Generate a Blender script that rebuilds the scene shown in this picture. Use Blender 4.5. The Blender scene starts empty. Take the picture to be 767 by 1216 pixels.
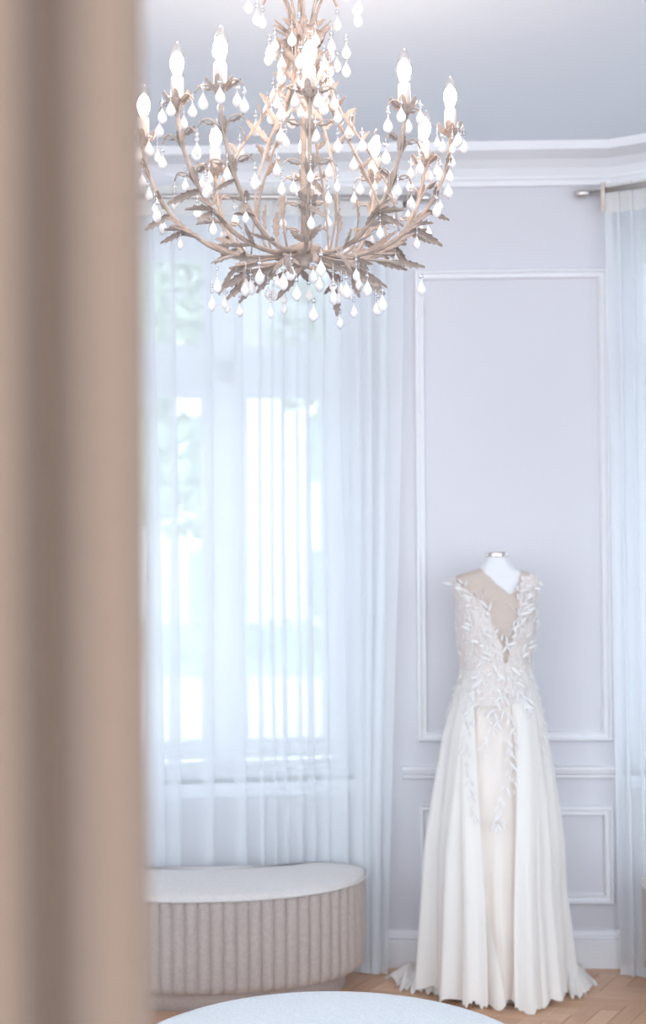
import bpy, bmesh, math, random
from mathutils import Vector, Matrix
PI = math.pi
sc = bpy.context.scene
col = sc.collection
rnd = random.Random(7)

# ------------------------------------------------------------------ camera
FPX = 50.0 / 24.0 * 767.0
HC = 1.65
PITCH, ROLL = math.radians(1.147), 0.0064
F = Vector((0, math.cos(PITCH), math.sin(PITCH)))
U0 = Vector((0, -math.sin(PITCH), math.cos(PITCH)))
R0 = Vector((1, 0, 0))
U = math.cos(ROLL) * U0 + math.sin(ROLL) * R0
RR = math.cos(ROLL) * R0 - math.sin(ROLL) * U0
cam_d = bpy.data.cameras.new('camera')
cam = bpy.data.objects.new('camera', cam_d)
col.objects.link(cam)
cam.matrix_world = Matrix(((RR.x, U.x, -F.x, 0), (RR.y, U.y, -F.y, 0), (RR.z, U.z, -F.z, HC), (0, 0, 0, 1)))
cam_d.sensor_fit = 'HORIZONTAL'
cam_d.sensor_width = 24.0
cam_d.lens = 50.0
cam_d.clip_start = 0.05
cam_d.dof.use_dof = True
cam_d.dof.focus_distance = 3.15
cam_d.dof.aperture_fstop = 3.2
sc.camera = cam

# ------------------------------------------------------------------ world and exposure
w = bpy.data.worlds.new('sky')
sc.world = w
w.use_nodes = True
bg = w.node_tree.nodes['Background']
bg.inputs[0].default_value = (0.79, 0.89, 1.0, 1)
bg.inputs[1].default_value = 1.55
sc.view_settings.view_transform = 'Standard'
sc.view_settings.look = 'None'
sc.view_settings.gamma = 1
sc.view_settings.use_curve_mapping = False
sc.view_settings.exposure = 1.40
sc.cycles.transparent_max_bounces = 24
sc.cycles.max_bounces = 10
sc.cycles.diffuse_bounces = 6
sc.cycles.sample_clamp_indirect = 6.0


def at(px, py, Y):
    """where the picture's line of sight through (px, py) meets depth Y: used once, to measure real places"""
    d = F + RR * ((px - 383.5) / FPX) - U * ((py - 608.0) / FPX)
    return Vector((0, 0, HC)) + d * (Y / d.y)


# ------------------------------------------------------------------ materials
def mat(name, color, rough=0.6, metal=0.0, bump=0.0, bscale=60.0, var=0.0, vscale=6.0, sheen=0.0, spec=0.5, coord='Object', stretch=None, trans=0.0, sub=0.0):
    m = bpy.data.materials.new(name)
    m.use_nodes = True
    nt = m.node_tree
    b = nt.nodes['Principled BSDF']
    b.inputs['Base Color'].default_value = (*color, 1)
    b.inputs['Roughness'].default_value = rough
    b.inputs['Metallic'].default_value = metal
    b.inputs['Specular IOR Level'].default_value = spec
    if sheen:
        b.inputs['Sheen Weight'].default_value = sheen
        b.inputs['Sheen Roughness'].default_value = 0.5
    if trans:
        b.inputs['Transmission Weight'].default_value = trans
    if sub:
        b.inputs['Subsurface Weight'].default_value = sub
        b.inputs['Subsurface Radius'].default_value = (0.01, 0.008, 0.006)
    if bump or var:
        tc = nt.nodes.new('ShaderNodeTexCoord')
        mp = nt.nodes.new('ShaderNodeMapping')
        nt.links.new(tc.outputs[coord], mp.inputs[0])
        if stretch:
            mp.inputs['Scale'].default_value = stretch
    if var:
        n = nt.nodes.new('ShaderNodeTexNoise')
        n.inputs['Scale'].default_value = vscale
        n.inputs['Detail'].default_value = 4
        nt.links.new(mp.outputs[0], n.inputs['Vector'])
        r = nt.nodes.new('ShaderNodeValToRGB')
        r.color_ramp.elements[0].position = 0.3
        r.color_ramp.elements[1].position = 0.7
        r.color_ramp.elements[0].color = (*[c * (1 - var) for c in color], 1)
        r.color_ramp.elements[1].color = (*[min(1, c * (1 + var)) for c in color], 1)
        nt.links.new(n.outputs['Fac'], r.inputs[0])
        nt.links.new(r.outputs[0], b.inputs['Base Color'])
    if bump:
        n2 = nt.nodes.new('ShaderNodeTexNoise')
        n2.inputs['Scale'].default_value = bscale
        n2.inputs['Detail'].default_value = 3
        nt.links.new(mp.outputs[0], n2.inputs['Vector'])
        bp = nt.nodes.new('ShaderNodeBump')
        bp.inputs['Strength'].default_value = bump
        bp.inputs['Distance'].default_value = 0.004
        nt.links.new(n2.outputs['Fac'], bp.inputs['Height'])
        nt.links.new(bp.outputs[0], b.inputs['Normal'])
    return m


def cloth_mat(name, color, transp, transl, weave=900.0):
    """woven sheer: open weave lets light straight through, threads scatter it both ways"""
    m = bpy.data.materials.new(name)
    m.use_nodes = True
    nt = m.node_tree
    for n in list(nt.nodes):
        nt.nodes.remove(n)
    out = nt.nodes.new('ShaderNodeOutputMaterial')
    tr = nt.nodes.new('ShaderNodeBsdfTransparent')
    df = nt.nodes.new('ShaderNodeBsdfDiffuse')
    tl = nt.nodes.new('ShaderNodeBsdfTranslucent')
    tc = nt.nodes.new('ShaderNodeTexCoord')
    nz = nt.nodes.new('ShaderNodeTexNoise')
    nz.inputs['Scale'].default_value = weave
    nt.links.new(tc.outputs['Object'], nz.inputs['Vector'])
    rp = nt.nodes.new('ShaderNodeValToRGB')
    rp.color_ramp.elements[0].color = (*[c * 0.95 for c in color], 1)
    rp.color_ramp.elements[1].color = (*color, 1)
    nt.links.new(nz.outputs['Fac'], rp.inputs[0])
    nt.links.new(rp.outputs[0], df.inputs[0])
    nt.links.new(rp.outputs[0], tl.inputs[0])
    m1 = nt.nodes.new('ShaderNodeMixShader')
    m1.inputs[0].default_value = transl
    nt.links.new(df.outputs[0], m1.inputs[1])
    nt.links.new(tl.outputs[0], m1.inputs[2])
    m2 = nt.nodes.new('ShaderNodeMixShader')
    m2.inputs[0].default_value = transp
    nt.links.new(m1.outputs[0], m2.inputs[1])
    nt.links.new(tr.outputs[0], m2.inputs[2])
    nt.links.new(m2.outputs[0], out.inputs[0])
    return m


def glass_mat(name, gloss=0.08, tint=(1, 1, 1)):
    m = bpy.data.materials.new(name)
    m.use_nodes = True
    nt = m.node_tree
    for n in list(nt.nodes):
        nt.nodes.remove(n)
    out = nt.nodes.new('ShaderNodeOutputMaterial')
    tr = nt.nodes.new('ShaderNodeBsdfTransparent')
    tr.inputs[0].default_value = (*tint, 1)
    gl = nt.nodes.new('ShaderNodeBsdfGlossy')
    gl.inputs['Roughness'].default_value = 0.05
    m2 = nt.nodes.new('ShaderNodeMixShader')
    m2.inputs[0].default_value = gloss
    nt.links.new(tr.outputs[0], m2.inputs[1])
    nt.links.new(gl.outputs[0], m2.inputs[2])
    nt.links.new(m2.outputs[0], out.inputs[0])
    return m


def emit_mat(name, color, s):
    m = bpy.data.materials.new(name)
    m.use_nodes = True
    b = m.node_tree.nodes['Principled BSDF']
    b.inputs['Base Color'].default_value = (*color, 1)
    b.inputs['Emission Color'].default_value = (*color, 1)
    b.inputs['Emission Strength'].default_value = s
    return m


def wood_mat(name):
    m = bpy.data.materials.new(name)
    m.use_nodes = True
    nt = m.node_tree
    b = nt.nodes['Principled BSDF']
    b.inputs['Roughness'].default_value = 0.42
    oi = nt.nodes.new('ShaderNodeObjectInfo')
    tc = nt.nodes.new('ShaderNodeTexCoord')
    mp = nt.nodes.new('ShaderNodeMapping')
    mp.inputs['Scale'].default_value = (3, 45, 3)
    nt.links.new(tc.outputs['Object'], mp.inputs[0])
    ad = nt.nodes.new('ShaderNodeVectorMath')
    nt.links.new(mp.outputs[0], ad.inputs[0])
    nt.links.new(oi.outputs['Location'], ad.inputs[1])
    n = nt.nodes.new('ShaderNodeTexNoise')
    n.inputs['Scale'].default_value = 1.6
    n.inputs['Detail'].default_value = 6
    nt.links.new(ad.outputs[0], n.inputs['Vector'])
    mixf = nt.nodes.new('ShaderNodeMath')
    mixf.operation = 'MULTIPLY_ADD'
    mixf.inputs[1].default_value = 0.55
    nt.links.new(oi.outputs['Random'], mixf.inputs[0])
    hf = nt.nodes.new('ShaderNodeMath')
    hf.operation = 'MULTIPLY'
    hf.inputs[1].default_value = 0.5
    nt.links.new(n.outputs['Fac'], hf.inputs[0])
    nt.links.new(hf.outputs[0], mixf.inputs[2])
    r = nt.nodes.new('ShaderNodeValToRGB')
    r.color_ramp.elements[0].position = 0.1
    r.color_ramp.elements[1].position = 0.85
    r.color_ramp.elements[0].color = (0.48, 0.27, 0.165, 1)
    r.color_ramp.elements[1].color = (0.70, 0.45, 0.30, 1)
    nt.links.new(mixf.outputs[0], r.inputs[0])
    nt.links.new(r.outputs[0], b.inputs['Base Color'])
    return m


M = {
    'wall': mat('wall_paint', (0.645, 0.63, 0.66), 0.75, bump=0.05, bscale=90, var=0.012, vscale=1.5),
    'trim': mat('trim_paint', (0.785, 0.775, 0.79), 0.5, bump=0.03, bscale=60),
    'ceil': mat('ceiling_paint', (0.79, 0.82, 0.87), 0.85, bump=0.05, bscale=80),
    'slab': mat('joint_filler', (0.13, 0.07, 0.04), 0.8, var=0.1),
    'wood': wood_mat('oak_parquet'),
    'frame': mat('window_paint', (0.86, 0.88, 0.91), 0.45, bump=0.02),
    'glass': glass_mat('window_glass', 0.07, (0.88, 0.91, 0.92)),
    'sheer': cloth_mat('sheer_voile', (0.90, 0.915, 0.935), 0.36, 0.44),
    'header': cloth_mat('curtain_header', (0.88, 0.86, 0.83), 0.12, 0.4),
    'tab': mat('header_edge', (0.72, 0.62, 0.54), 0.8, bump=0.1),
    'rod': mat('brushed_steel', (0.62, 0.58, 0.55), 0.32, 0.9, bump=0.02),
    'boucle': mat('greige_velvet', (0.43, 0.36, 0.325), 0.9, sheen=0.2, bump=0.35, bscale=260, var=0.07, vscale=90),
    'boucle_lit': mat('greige_velvet_lit', (0.60, 0.56, 0.53), 0.9, sheen=0.3, bump=0.35, bscale=260, var=0.05, vscale=90),  # same velvet as the body, colour lightened to stand for light from above
    'pouf': mat('pale_boucle', (0.72, 0.735, 0.745), 0.95, sheen=0.3, bump=0.5, bscale=330, var=0.07, vscale=120),
    'drape': mat('taupe_linen', (0.175, 0.112, 0.078), 0.9, sheen=0.15, bump=0.25, bscale=420, var=0.05, vscale=160),
    'iron': mat('antique_cream_iron', (0.44, 0.345, 0.29), 0.5, bump=0.25, bscale=160, var=0.18, vscale=40),
    'leaf': mat('antique_cream_leaf', (0.40, 0.32, 0.275), 0.5, bump=0.25, bscale=160, var=0.2, vscale=50),
    'sleeve': mat('candle_card', (0.66, 0.58, 0.53), 0.55, bump=0.05),
    'milk': mat('milk_glass', (0.86, 0.82, 0.80), 0.35, sub=0.5, var=0.02),
    'crystal': glass_mat('clear_crystal', 0.35, (0.93, 0.93, 0.95)),
    'bulbglass': glass_mat('bulb_glass', 0.10, (1.0, 0.98, 0.96)),
    'filament': emit_mat('lit_bulb_core', (1.0, 0.84, 0.73), 50.0),
    'form': mat('dress_form_linen', (0.74, 0.73, 0.74), 0.9, bump=0.2, bscale=420, var=0.02),
    'cap': mat('polished_cap', (0.80, 0.74, 0.68), 0.16, 1.0, bump=0.01),
    'nude': mat('nude_tulle', (0.55, 0.46, 0.40), 0.85, bump=0.2, bscale=700, var=0.03, vscale=90),
    'lace': mat('ivory_lace', (0.76, 0.675, 0.63), 0.85, bump=0.8, bscale=160, var=0.06, vscale=60),
    'applique': mat('white_applique', (0.82, 0.785, 0.76), 0.8, bump=0.3, bscale=300, var=0.03, vscale=80),
    'chiffon': cloth_mat('ivory_chiffon', (0.96, 0.935, 0.90), 0.06, 0.3),
    'lining': mat('champagne_lining', (0.79, 0.72, 0.665), 0.7, bump=0.1, bscale=300, var=0.02),
    'tulle': cloth_mat('ivory_tulle', (0.90, 0.87, 0.84), 0.12, 0.3),
    'grass': mat('lawn', (0.22, 0.30, 0.15), 0.95, var=0.25, vscale=2),
    'paving': mat('pale_paving', (0.62, 0.61, 0.58), 0.9, var=0.05, vscale=0.6),
    'leafage': mat('foliage', (0.38, 0.45, 0.30), 0.8, var=0.3, vscale=1.5),
    'bark': mat('bark', (0.28, 0.21, 0.16), 0.9, bump=0.4, bscale=20, var=0.2),
    'render': mat('pale_render', (0.85, 0.84, 0.80), 0.9, var=0.03, vscale=0.4),
    'darkglass': mat('house_glass', (0.35, 0.42, 0.48), 0.15, var=0.05),
    'roof': mat('roof_slate', (0.35, 0.34, 0.35), 0.8, var=0.1, vscale=2),
}


# ------------------------------------------------------------------ helpers
class MB:
    def __init__(s):
        s.v, s.f = [], []

    def add(s, vs, fs):
        o = len(s.v)
        s.v += [tuple(p) for p in vs]
        s.f += [tuple(i + o for i in f) for f in fs]
        return s

    def box(s, a, b):
        (x0, y0, z0), (x1, y1, z1) = a, b
        return s.add([(x0, y0, z0), (x1, y0, z0), (x1, y1, z0), (x0, y1, z0), (x0, y0, z1), (x1, y0, z1), (x1, y1, z1), (x0, y1, z1)],
                     [(0, 3, 2, 1), (4, 5, 6, 7), (0, 1, 5, 4), (1, 2, 6, 5), (2, 3, 7, 6), (3, 0, 4, 7)])

    def grid(s, rows, closed=False):
        n = len(rows[0])
        o = len(s.v)
        for r in rows:
            s.v += [tuple(p) for p in r]
        for i in range(len(rows) - 1):
            for j in range(n if closed else n - 1):
                k = (j + 1) % n
                s.f.append((o + i * n + j, o + i * n + k, o + (i + 1) * n + k, o + (i + 1) * n + j))
        return s

    def fan(s, loop, c, flip=False):
        o = len(s.v)
        s.v += [tuple(p) for p in loop] + [tuple(c)]
        n = len(loop)
        for j in range(n):
            k = (j + 1) % n
            s.f.append((o + k, o + j, o + n) if flip else (o + j, o + k, o + n))
        return s

    def lathe(s, prof, n=16, c=(0, 0, 0)):
        rows = [[(c[0] + r * math.cos(2 * PI * k / n), c[1] + r * math.sin(2 * PI * k / n), c[2] + z) for k in range(n)] for r, z in prof]
        s.grid(rows, True)
        if prof[0][0] > 1e-5:
            s.fan(rows[0], (c[0], c[1], c[2] + prof[0][1]), True)
        if prof[-1][0] > 1e-5:
            s.fan(rows[-1], (c[0], c[1], c[2] + prof[-1][1]))
        return s

    def tube(s, pts, rad, n=6, cap=True):
        pts = [Vector(p) for p in pts]
        if not isinstance(rad, (list, tuple)):
            rad = [rad] * len(pts)
        rows, up = [], Vector((0.13, 0.31, 0.94)).normalized()
        for i, p in enumerate(pts):
            t = (pts[min(i + 1, len(pts) - 1)] - pts[max(i - 1, 0)]).normalized()
            a = t.cross(up)
            if a.length < 1e-3:
                a = t.cross(Vector((1, 0, 0)))
            a.normalize()
            b = t.cross(a).normalized()
            up = b * -1 if b.dot(up) < 0 else b
            rows.append([p + (a * math.cos(2 * PI * k / n) + t.cross(a) * math.sin(2 * PI * k / n)) * rad[i] for k in range(n)])
        s.grid(rows, True)
        if cap:
            s.fan(rows[0], pts[0])
            s.fan(rows[-1], pts[-1], True)
        return s

    def mesh(s, name, m, smooth=True):
        me = bpy.data.meshes.new(name)
        me.from_pydata(s.v, [], s.f)
        bm = bmesh.new()
        bm.from_mesh(me)
        bmesh.ops.remove_doubles(bm, verts=bm.verts, dist=1e-5)
        bmesh.ops.recalc_face_normals(bm, faces=bm.faces)
        bm.to_mesh(me)
        bm.free()
        me.materials.append(m)
        if smooth:
            for p in me.polygons:
                p.use_smooth = True
        return me

    def obj(s, name, m, parent=None, smooth=True, loc=None, kind=None):
        return link(name, s.mesh(name, m, smooth), parent, loc, kind)


def link(name, me, parent=None, loc=None, kind=None, mtx=None):
    o = bpy.data.objects.new(name, me)
    col.objects.link(o)
    if parent:
        o.parent = parent
    if mtx is not None:
        o.matrix_local = mtx
    if loc is not None:
        o.location = loc
    if kind:
        o['kind'] = kind
    return o


def tag(o, label, cat, group=None):
    o['label'] = label
    o['category'] = cat
    if group:
        o['group'] = group
    return o


def thing(name, label, cat, loc=(0, 0, 0), rz=0.0, group=None):
    o = bpy.data.objects.new(name, None)
    o.empty_display_size = 0.1
    col.objects.link(o)
    o.location = loc
    o.rotation_euler = (0, 0, rz)
    return tag(o, label, cat, group)


def bevel(o, wd=0.004, seg=2):
    m = o.modifiers.new('bevel', 'BEVEL')
    m.width = wd
    m.segments = seg
    m.limit_method = 'ANGLE'
    return o


def spline(ctrl, n=6):
    P = [Vector(p) for p in ctrl]
    P = [2 * P[0] - P[1]] + P + [2 * P[-1] - P[-2]]
    out = []
    for i in range(1, len(P) - 2):
        for k in range(n):
            t = k / n
            a, b, c, d = P[i - 1:i + 3]
            out.append(0.5 * ((2 * b) + (c - a) * t + (2 * a - 5 * b + 4 * c - d) * t * t + (3 * b - a - 3 * c + d) * t ** 3))
    out.append(P[-2])
    return out


def lerp_table(tab, x):
    if x <= tab[0][0]:
        return tab[0][1]
    for (a, va), (b, vb) in zip(tab, tab[1:]):
        if x <= b:
            t = (x - a) / (b - a)
            return va + (vb - va) * t
    return tab[-1][1]


# ------------------------------------------------------------------ setting: floor
ZC = 3.15                       # ceiling height
fl = MB().box((-3.2, -2.0, -0.06), (3.4, 6.3, -0.006)).obj('floor', M['slab'], kind='structure', smooth=False)
ua, va = math.radians(-12), math.radians(59)
eu, ev = Vector((math.cos(ua), math.sin(ua), 0)), Vector((math.cos(va), math.sin(va), 0))
PL, PW = 0.35, 0.07             # parquet block: length and width


def block_mesh(e1, e2, l, w_):
    g = 0.0012
    q = [e1 * g + e2 * g, e1 * (l - g) + e2 * g, e1 * (l - g) + e2 * (w_ - g), e1 * g + e2 * (w_ - g)]
    c = (e1 * l + e2 * w_) * 0.5
    # local x runs along the block so that the grain follows it
    R = Matrix.Rotation(math.atan2(e1.y, e1.x), 4, 'Z')
    Ri = R.inverted()
    top = [Ri @ (p - c) for p in q]
    mb = MB()
    ins = [p * 0.992 for p in top]
    mb.add([(p.x, p.y, -0.008) for p in top] + [(p.x, p.y, -0.001) for p in top] + [(p.x, p.y, 0.0) for p in ins],
           [(0, 1, 5, 4), (1, 2, 6, 5), (2, 3, 7, 6), (3, 0, 4, 7), (4, 5, 9, 8), (5, 6, 10, 9), (6, 7, 11, 10), (7, 4, 8, 11), (8, 9, 10, 11)])
    return mb.mesh('plank', M['wood'], False), c, R


bu, cu, Ru = block_mesh(eu, ev, PL, PW)
bv, cv, Rv = block_mesh(ev, eu, PL, PW)
org = Vector((0.6, 4.4, 0))
nr = int(PL / PW)


def in_floor(p):
    return -0.75 < p.x < 1.75 and 4.22 < p.y < 5.5 and not (p.x < 0.0 and p.y < 4.4)


for i in range(-60, 60):
    for j in range(-60, 60):
        k = (i - j) % (2 * nr)
        base = org + eu * (i * PW) + ev * (j * PW)
        if k == 0 and in_floor(base + cu):              # a block lying along u
            link('plank', bu, fl, mtx=Matrix.Translation(base + cu + Vector((0, 0, rnd.uniform(-0.0008, 0.0)))) @ Ru)
        if k == 2 * nr - 1 and in_floor(base + cv):     # its partner lying along v
            link('plank', bv, fl, mtx=Matrix.Translation(base + cv + Vector((0, 0, rnd.uniform(-0.0008, 0.0)))) @ Rv)

# ------------------------------------------------------------------ setting: ceiling and walls
MB().box((-3.2, 0.35, ZC), (3.4, 6.3, ZC + 0.15)).obj('ceiling', M['ceil'], kind='structure', smooth=False)
PX0, PX1, PY, PK = 0.226, 1.13, 5.23, -0.03     # pier between the two windows


def pier(x, off=0.0):
    return Vector((x, PY + PK * (x - PX0) - off, 0))


def slab(mb, a, b, z0, z1, t):
    """a wall from a to b (xy), thickness t away from the room (to the left of a->b seen from above)"""
    a, b = Vector((a[0], a[1], 0)), Vector((b[0], b[1], 0))
    n = Vector((-(b - a).y, (b - a).x, 0)).normalized() * t
    q = [a, b, b + n, a + n]
    mb.add([(p.x, p.y, z0) for p in q] + [(p.x, p.y, z1) for p in q],
           [(0, 3, 2, 1), (4, 5, 6, 7), (0, 1, 5, 4), (1, 2, 6, 5), (2, 3, 7, 6), (3, 0, 4, 7)])


mb = MB()
slab(mb, pier(PX0), pier(PX1), 0, ZC, 0.40)
MB.obj(mb, 'wall_middle', M['wall'], kind='structure', smooth=False)


class Facet:
    """a window wall: origin, direction, helper to place boxes in wall coordinates (s along, d into the wall, z)"""
    def __init__(s, o, k, sgn):
        s.o = Vector((o[0], o[1], 0))
        s.e = Vector((sgn, sgn * k, 0)).normalized()
        s.n = Vector((-s.e.y, s.e.x, 0)) * (1 if sgn > 0 else -1)   # away from the room

    def p(s, u, d, z):
        q = s.o + s.e * u + s.n * d
        return Vector((q.x, q.y, z))

    def box(s, mb, u0, u1, d0, d1, z0, z1):
        q = [s.p(u0, d0, 0), s.p(u1, d0, 0), s.p(u1, d1, 0), s.p(u0, d1, 0)]
        mb.add([(p.x, p.y, z0) for p in q] + [(p.x, p.y, z1) for p in q],
               [(0, 3, 2, 1), (4, 5, 6, 7), (0, 1, 5, 4), (1, 2, 6, 5), (2, 3, 7, 6), (3, 0, 4, 7)])


WL = Facet((PX0, 5.315), 0.13, -1)
WR = Facet((PX1, 5.42), -0.60, 1)
ZS, ZT0, ZT1, ZH = 0.705, 2.24, 2.40, 2.86


def window_wall(F_, name, u0, u1, ulen):
    mb = MB()
    F_.box(mb, -0.10, u0, 0, 0.30, 0, ZC)
    F_.box(mb, u1, ulen, 0, 0.30, 0, ZC)
    F_.box(mb, u0, u1, 0, 0.30, 0, ZS)
    F_.box(mb, u0, u1, 0, 0.30, ZH, ZC)
    mb.obj(name, M['wall'], kind='structure', smooth=False)


def window(F_, name, u0, u1, mull):
    d0, d1 = 0.12, 0.19
    mb = MB()
    t = 0.05
    F_.box(mb, u0, u0 + t, d0, d1, ZS, ZH)
    F_.box(mb, u1 - t, u1, d0, d1, ZS, ZH)
    F_.box(mb, u0 + t, u1 - t, d0, d1, ZS, ZS + 0.06)
    F_.box(mb, u0 + t, u1 - t, d0, d1, ZH - 0.06, ZH)
    w1 = bevel(mb.obj(name, M['frame'], kind='structure', smooth=False))
    mb = MB()
    F_.box(mb, u0 + t, u1 - t, d0 - 0.01, d1, ZT0 + 0.03, ZT1 - 0.03)
    bevel(mb.obj('transom_bar', M['frame'], w1, False))
    mb = MB()
    F_.box(mb, mull - 0.042, mull + 0.042, d0 - 0.01, d1, ZS + 0.06, ZH - 0.06)
    bevel(mb.obj('mullion', M['frame'], w1, False))
    mb = MB()
    F_.box(mb, u0 - 0.05, u1 + 0.05, -0.045, d0, ZS - 0.045, ZS)
    bevel(mb.obj('window_sill', M['frame'], w1, False))
    for a, b in ((u0 + t, mull - 0.042), (mull + 0.042, u1 - t)):
        for z0, z1, fr in ((ZS + 0.075, ZT0 + 0.03, 0.05), (ZT1 - 0.03, ZH - 0.06, 0.035)):
            mb = MB()
            F_.box(mb, a, a + fr, d0 + 0.012, d1 - 0.005, z0, z1)
            F_.box(mb, b - fr, b, d0 + 0.012, d1 - 0.005, z0, z1)
            F_.box(mb, a + fr, b - fr, d0 + 0.012, d1 - 0.005, z0, z0 + fr + 0.025)
            F_.box(mb, a + fr, b - fr, d0 + 0.012, d1 - 0.005, z1 - fr, z1)
            sash = bevel(mb.obj('sash', M['frame'], w1, False), 0.003)
            mb = MB()
            F_.box(mb, a + fr, b - fr, d0 + 0.035, d0 + 0.039, z0 + fr + 0.025, z1 - fr)
            mb.obj('pane', M['glass'], sash, False)
    mb = MB()
    hp = [F_.p(mull + 0.07, d0 - 0.02, 1.55), F_.p(mull + 0.07, d0 - 0.02, 1.43)]
    mb.tube(hp, 0.008, 8)
    mb.tube([F_.p(mull + 0.07, d0 + 0.012, 1.55), hp[0]], 0.01, 8)
    mb.obj('handle', M['rod'], w1)


window_wall(WL, 'wall_left', 0.10, 1.11, 3.3)
window(WL, 'window_1', 0.10, 1.11, 0.606)
window_wall(WR, 'wall_right', 0.05, 1.05, 2.4)
window(WR, 'window_2', 0.05, 1.05, 0.55)
# far side walls of the room, outside the frame
MB().box((-3.3, 1.6, 0), (-3.1, 4.9, ZC)).obj('wall_far_left', M['wall'], kind='structure', smooth=False)
MB().box((3.2, 1.6, 0), (3.4, 4.2, ZC)).obj('wall_far_right', M['wall'], kind='structure', smooth=False)


# mouldings on the middle wall -------------------------------------------------
def sweep(mb, path, prof, closed=False):
    """path of (x, z) points on the middle wall; prof = (sideways to the right of travel, proud of wall)"""
    rows = []
    n = len(path)
    for i, (x, z) in enumerate(path):
        a = Vector(path[(i - 1) % n]) if (closed or i > 0) else None
        b = Vector(path[(i + 1) % n]) if (closed or i < n - 1) else None
        p = Vector((x, z))
        d1 = (p - a).normalized() if a else (b - p).normalized()
        d2 = (b - p).normalized() if b else d1
        n1, n2 = Vector((d1.y, -d1.x)), Vector((d2.y, -d2.x))
        m = (n1 + n2)
        m = m / max(0.3, m.dot(n1))
        rows.append([pier(x + m.x * s, h) + Vector((0, 0, z + m.y * s)) for s, h in prof])
    if closed:
        rows.append(rows[0])
    mb.grid(rows)
    if not closed:
        mb.fan(rows[0], rows[0][0])
        mb.fan(rows[-1], rows[-1][0])


FR = [(0, 0), (0, 0.020), (0.003, 0.025), (0.010, 0.026), (0.014, 0.014), (0.022, 0.011), (0.025, 0.017), (0.031, 0.018), (0.034, 0.010), (0.037, 0)]


def panel(name, x0, x1, z0, z1):
    mb = MB()
    sweep(mb, [(x0, z0), (x0, z1), (x1, z1), (x1, z0)], FR, True)   # clockwise, so the profile runs inwards
    return mb.obj(name, M['trim'], kind='structure', smooth=False)


panel('trim_1', 0.362, 1.106, 0.868, 2.690)
panel('trim_2', 0.368, 1.106, 0.244, 0.616)
mb = MB()
sweep(mb, [(0.30, 0.723), (PX1, 0.723)], [(0, 0), (0, 0.012), (-0.006, 0.016), (-0.012, 0.014), (-0.018, 0.024), (-0.034, 0.032), (-0.040, 0.034), (-0.046, 0.034), (-0.048, 0)])
mb.obj('trim_3', M['trim'], kind='structure', smooth=False)
mb = MB()
sweep(mb, [(PX0, 0.0), (PX1, 0.0)], [(0, 0), (0, 0.024), (-0.098, 0.024), (-0.103, 0.018), (-0.109, 0.018), (-0.114, 0.026), (-0.120, 0.024), (-0.124, 0.015), (-0.140, 0.010), (-0.142, 0)])
mb.obj('baseboard_middle', M['trim'], kind='structure', smooth=False)
CR = [(0, 0), (0, 0.018), (-0.018, 0.022), (-0.026, 0.03), (-0.034, 0.032), (-0.06, 0.05), (-0.085, 0.085), (-0.098, 0.13), (-0.104, 0.15), (-0.112, 0.152), (-0.135, 0.158), (-0.135, 0)]
# the wall stands forward over the window niches; the crown runs along it and turns at the right pier corner
CP = [pier(-3.1), pier(PX1), pier(PX1) + WR.e * 2.3]
mb = MB()
slab(mb, CP[0], pier(PX0), 2.93, ZC, 0.16)
mb.obj('wall_upper_left', M['wall'], kind='structure', smooth=False)
mb = MB()
slab(mb, CP[1], CP[2], 2.93, ZC, 0.16)
mb.obj('wall_upper_right', M['wall'], kind='structure', smooth=False)
mb = MB()
rows = []
for i, p in enumerate(CP):
    d1 = (CP[1] - CP[0]).normalized() if i < 2 else (CP[2] - CP[1]).normalized()
    d2 = (CP[1] - CP[0]).normalized() if i < 1 else (CP[2] - CP[1]).normalized()
    n1, n2 = Vector((d1.y, -d1.x, 0)), Vector((d2.y, -d2.x, 0))
    m = n1 + n2
    m = m / m.dot(n1)
    rows.append([p + m * h + Vector((0, 0, 3.015 - q)) for q, h in CR])
mb.grid(rows)
mb.obj('trim_4', M['trim'], kind='structure', smooth=False)


def facet_run(F_, name, prof, z, u1):
    mb = MB()
    rows = [[F_.p(u, -h, z - s) for s, h in prof] for u in (0.0, u1)]
    mb.grid(rows)
    mb.fan(rows[1], rows[1][0])
    mb.obj(name, M['trim'], kind='structure', smooth=False)


BB = [(0, 0), (0, 0.024), (-0.098, 0.024), (-0.109, 0.018), (-0.120, 0.024), (-0.142, 0)]
facet_run(WL, 'baseboard_left', BB, 0.0, 3.2)
facet_run(WR, 'baseboard_right', BB, 0.0, 2.3)


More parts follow.
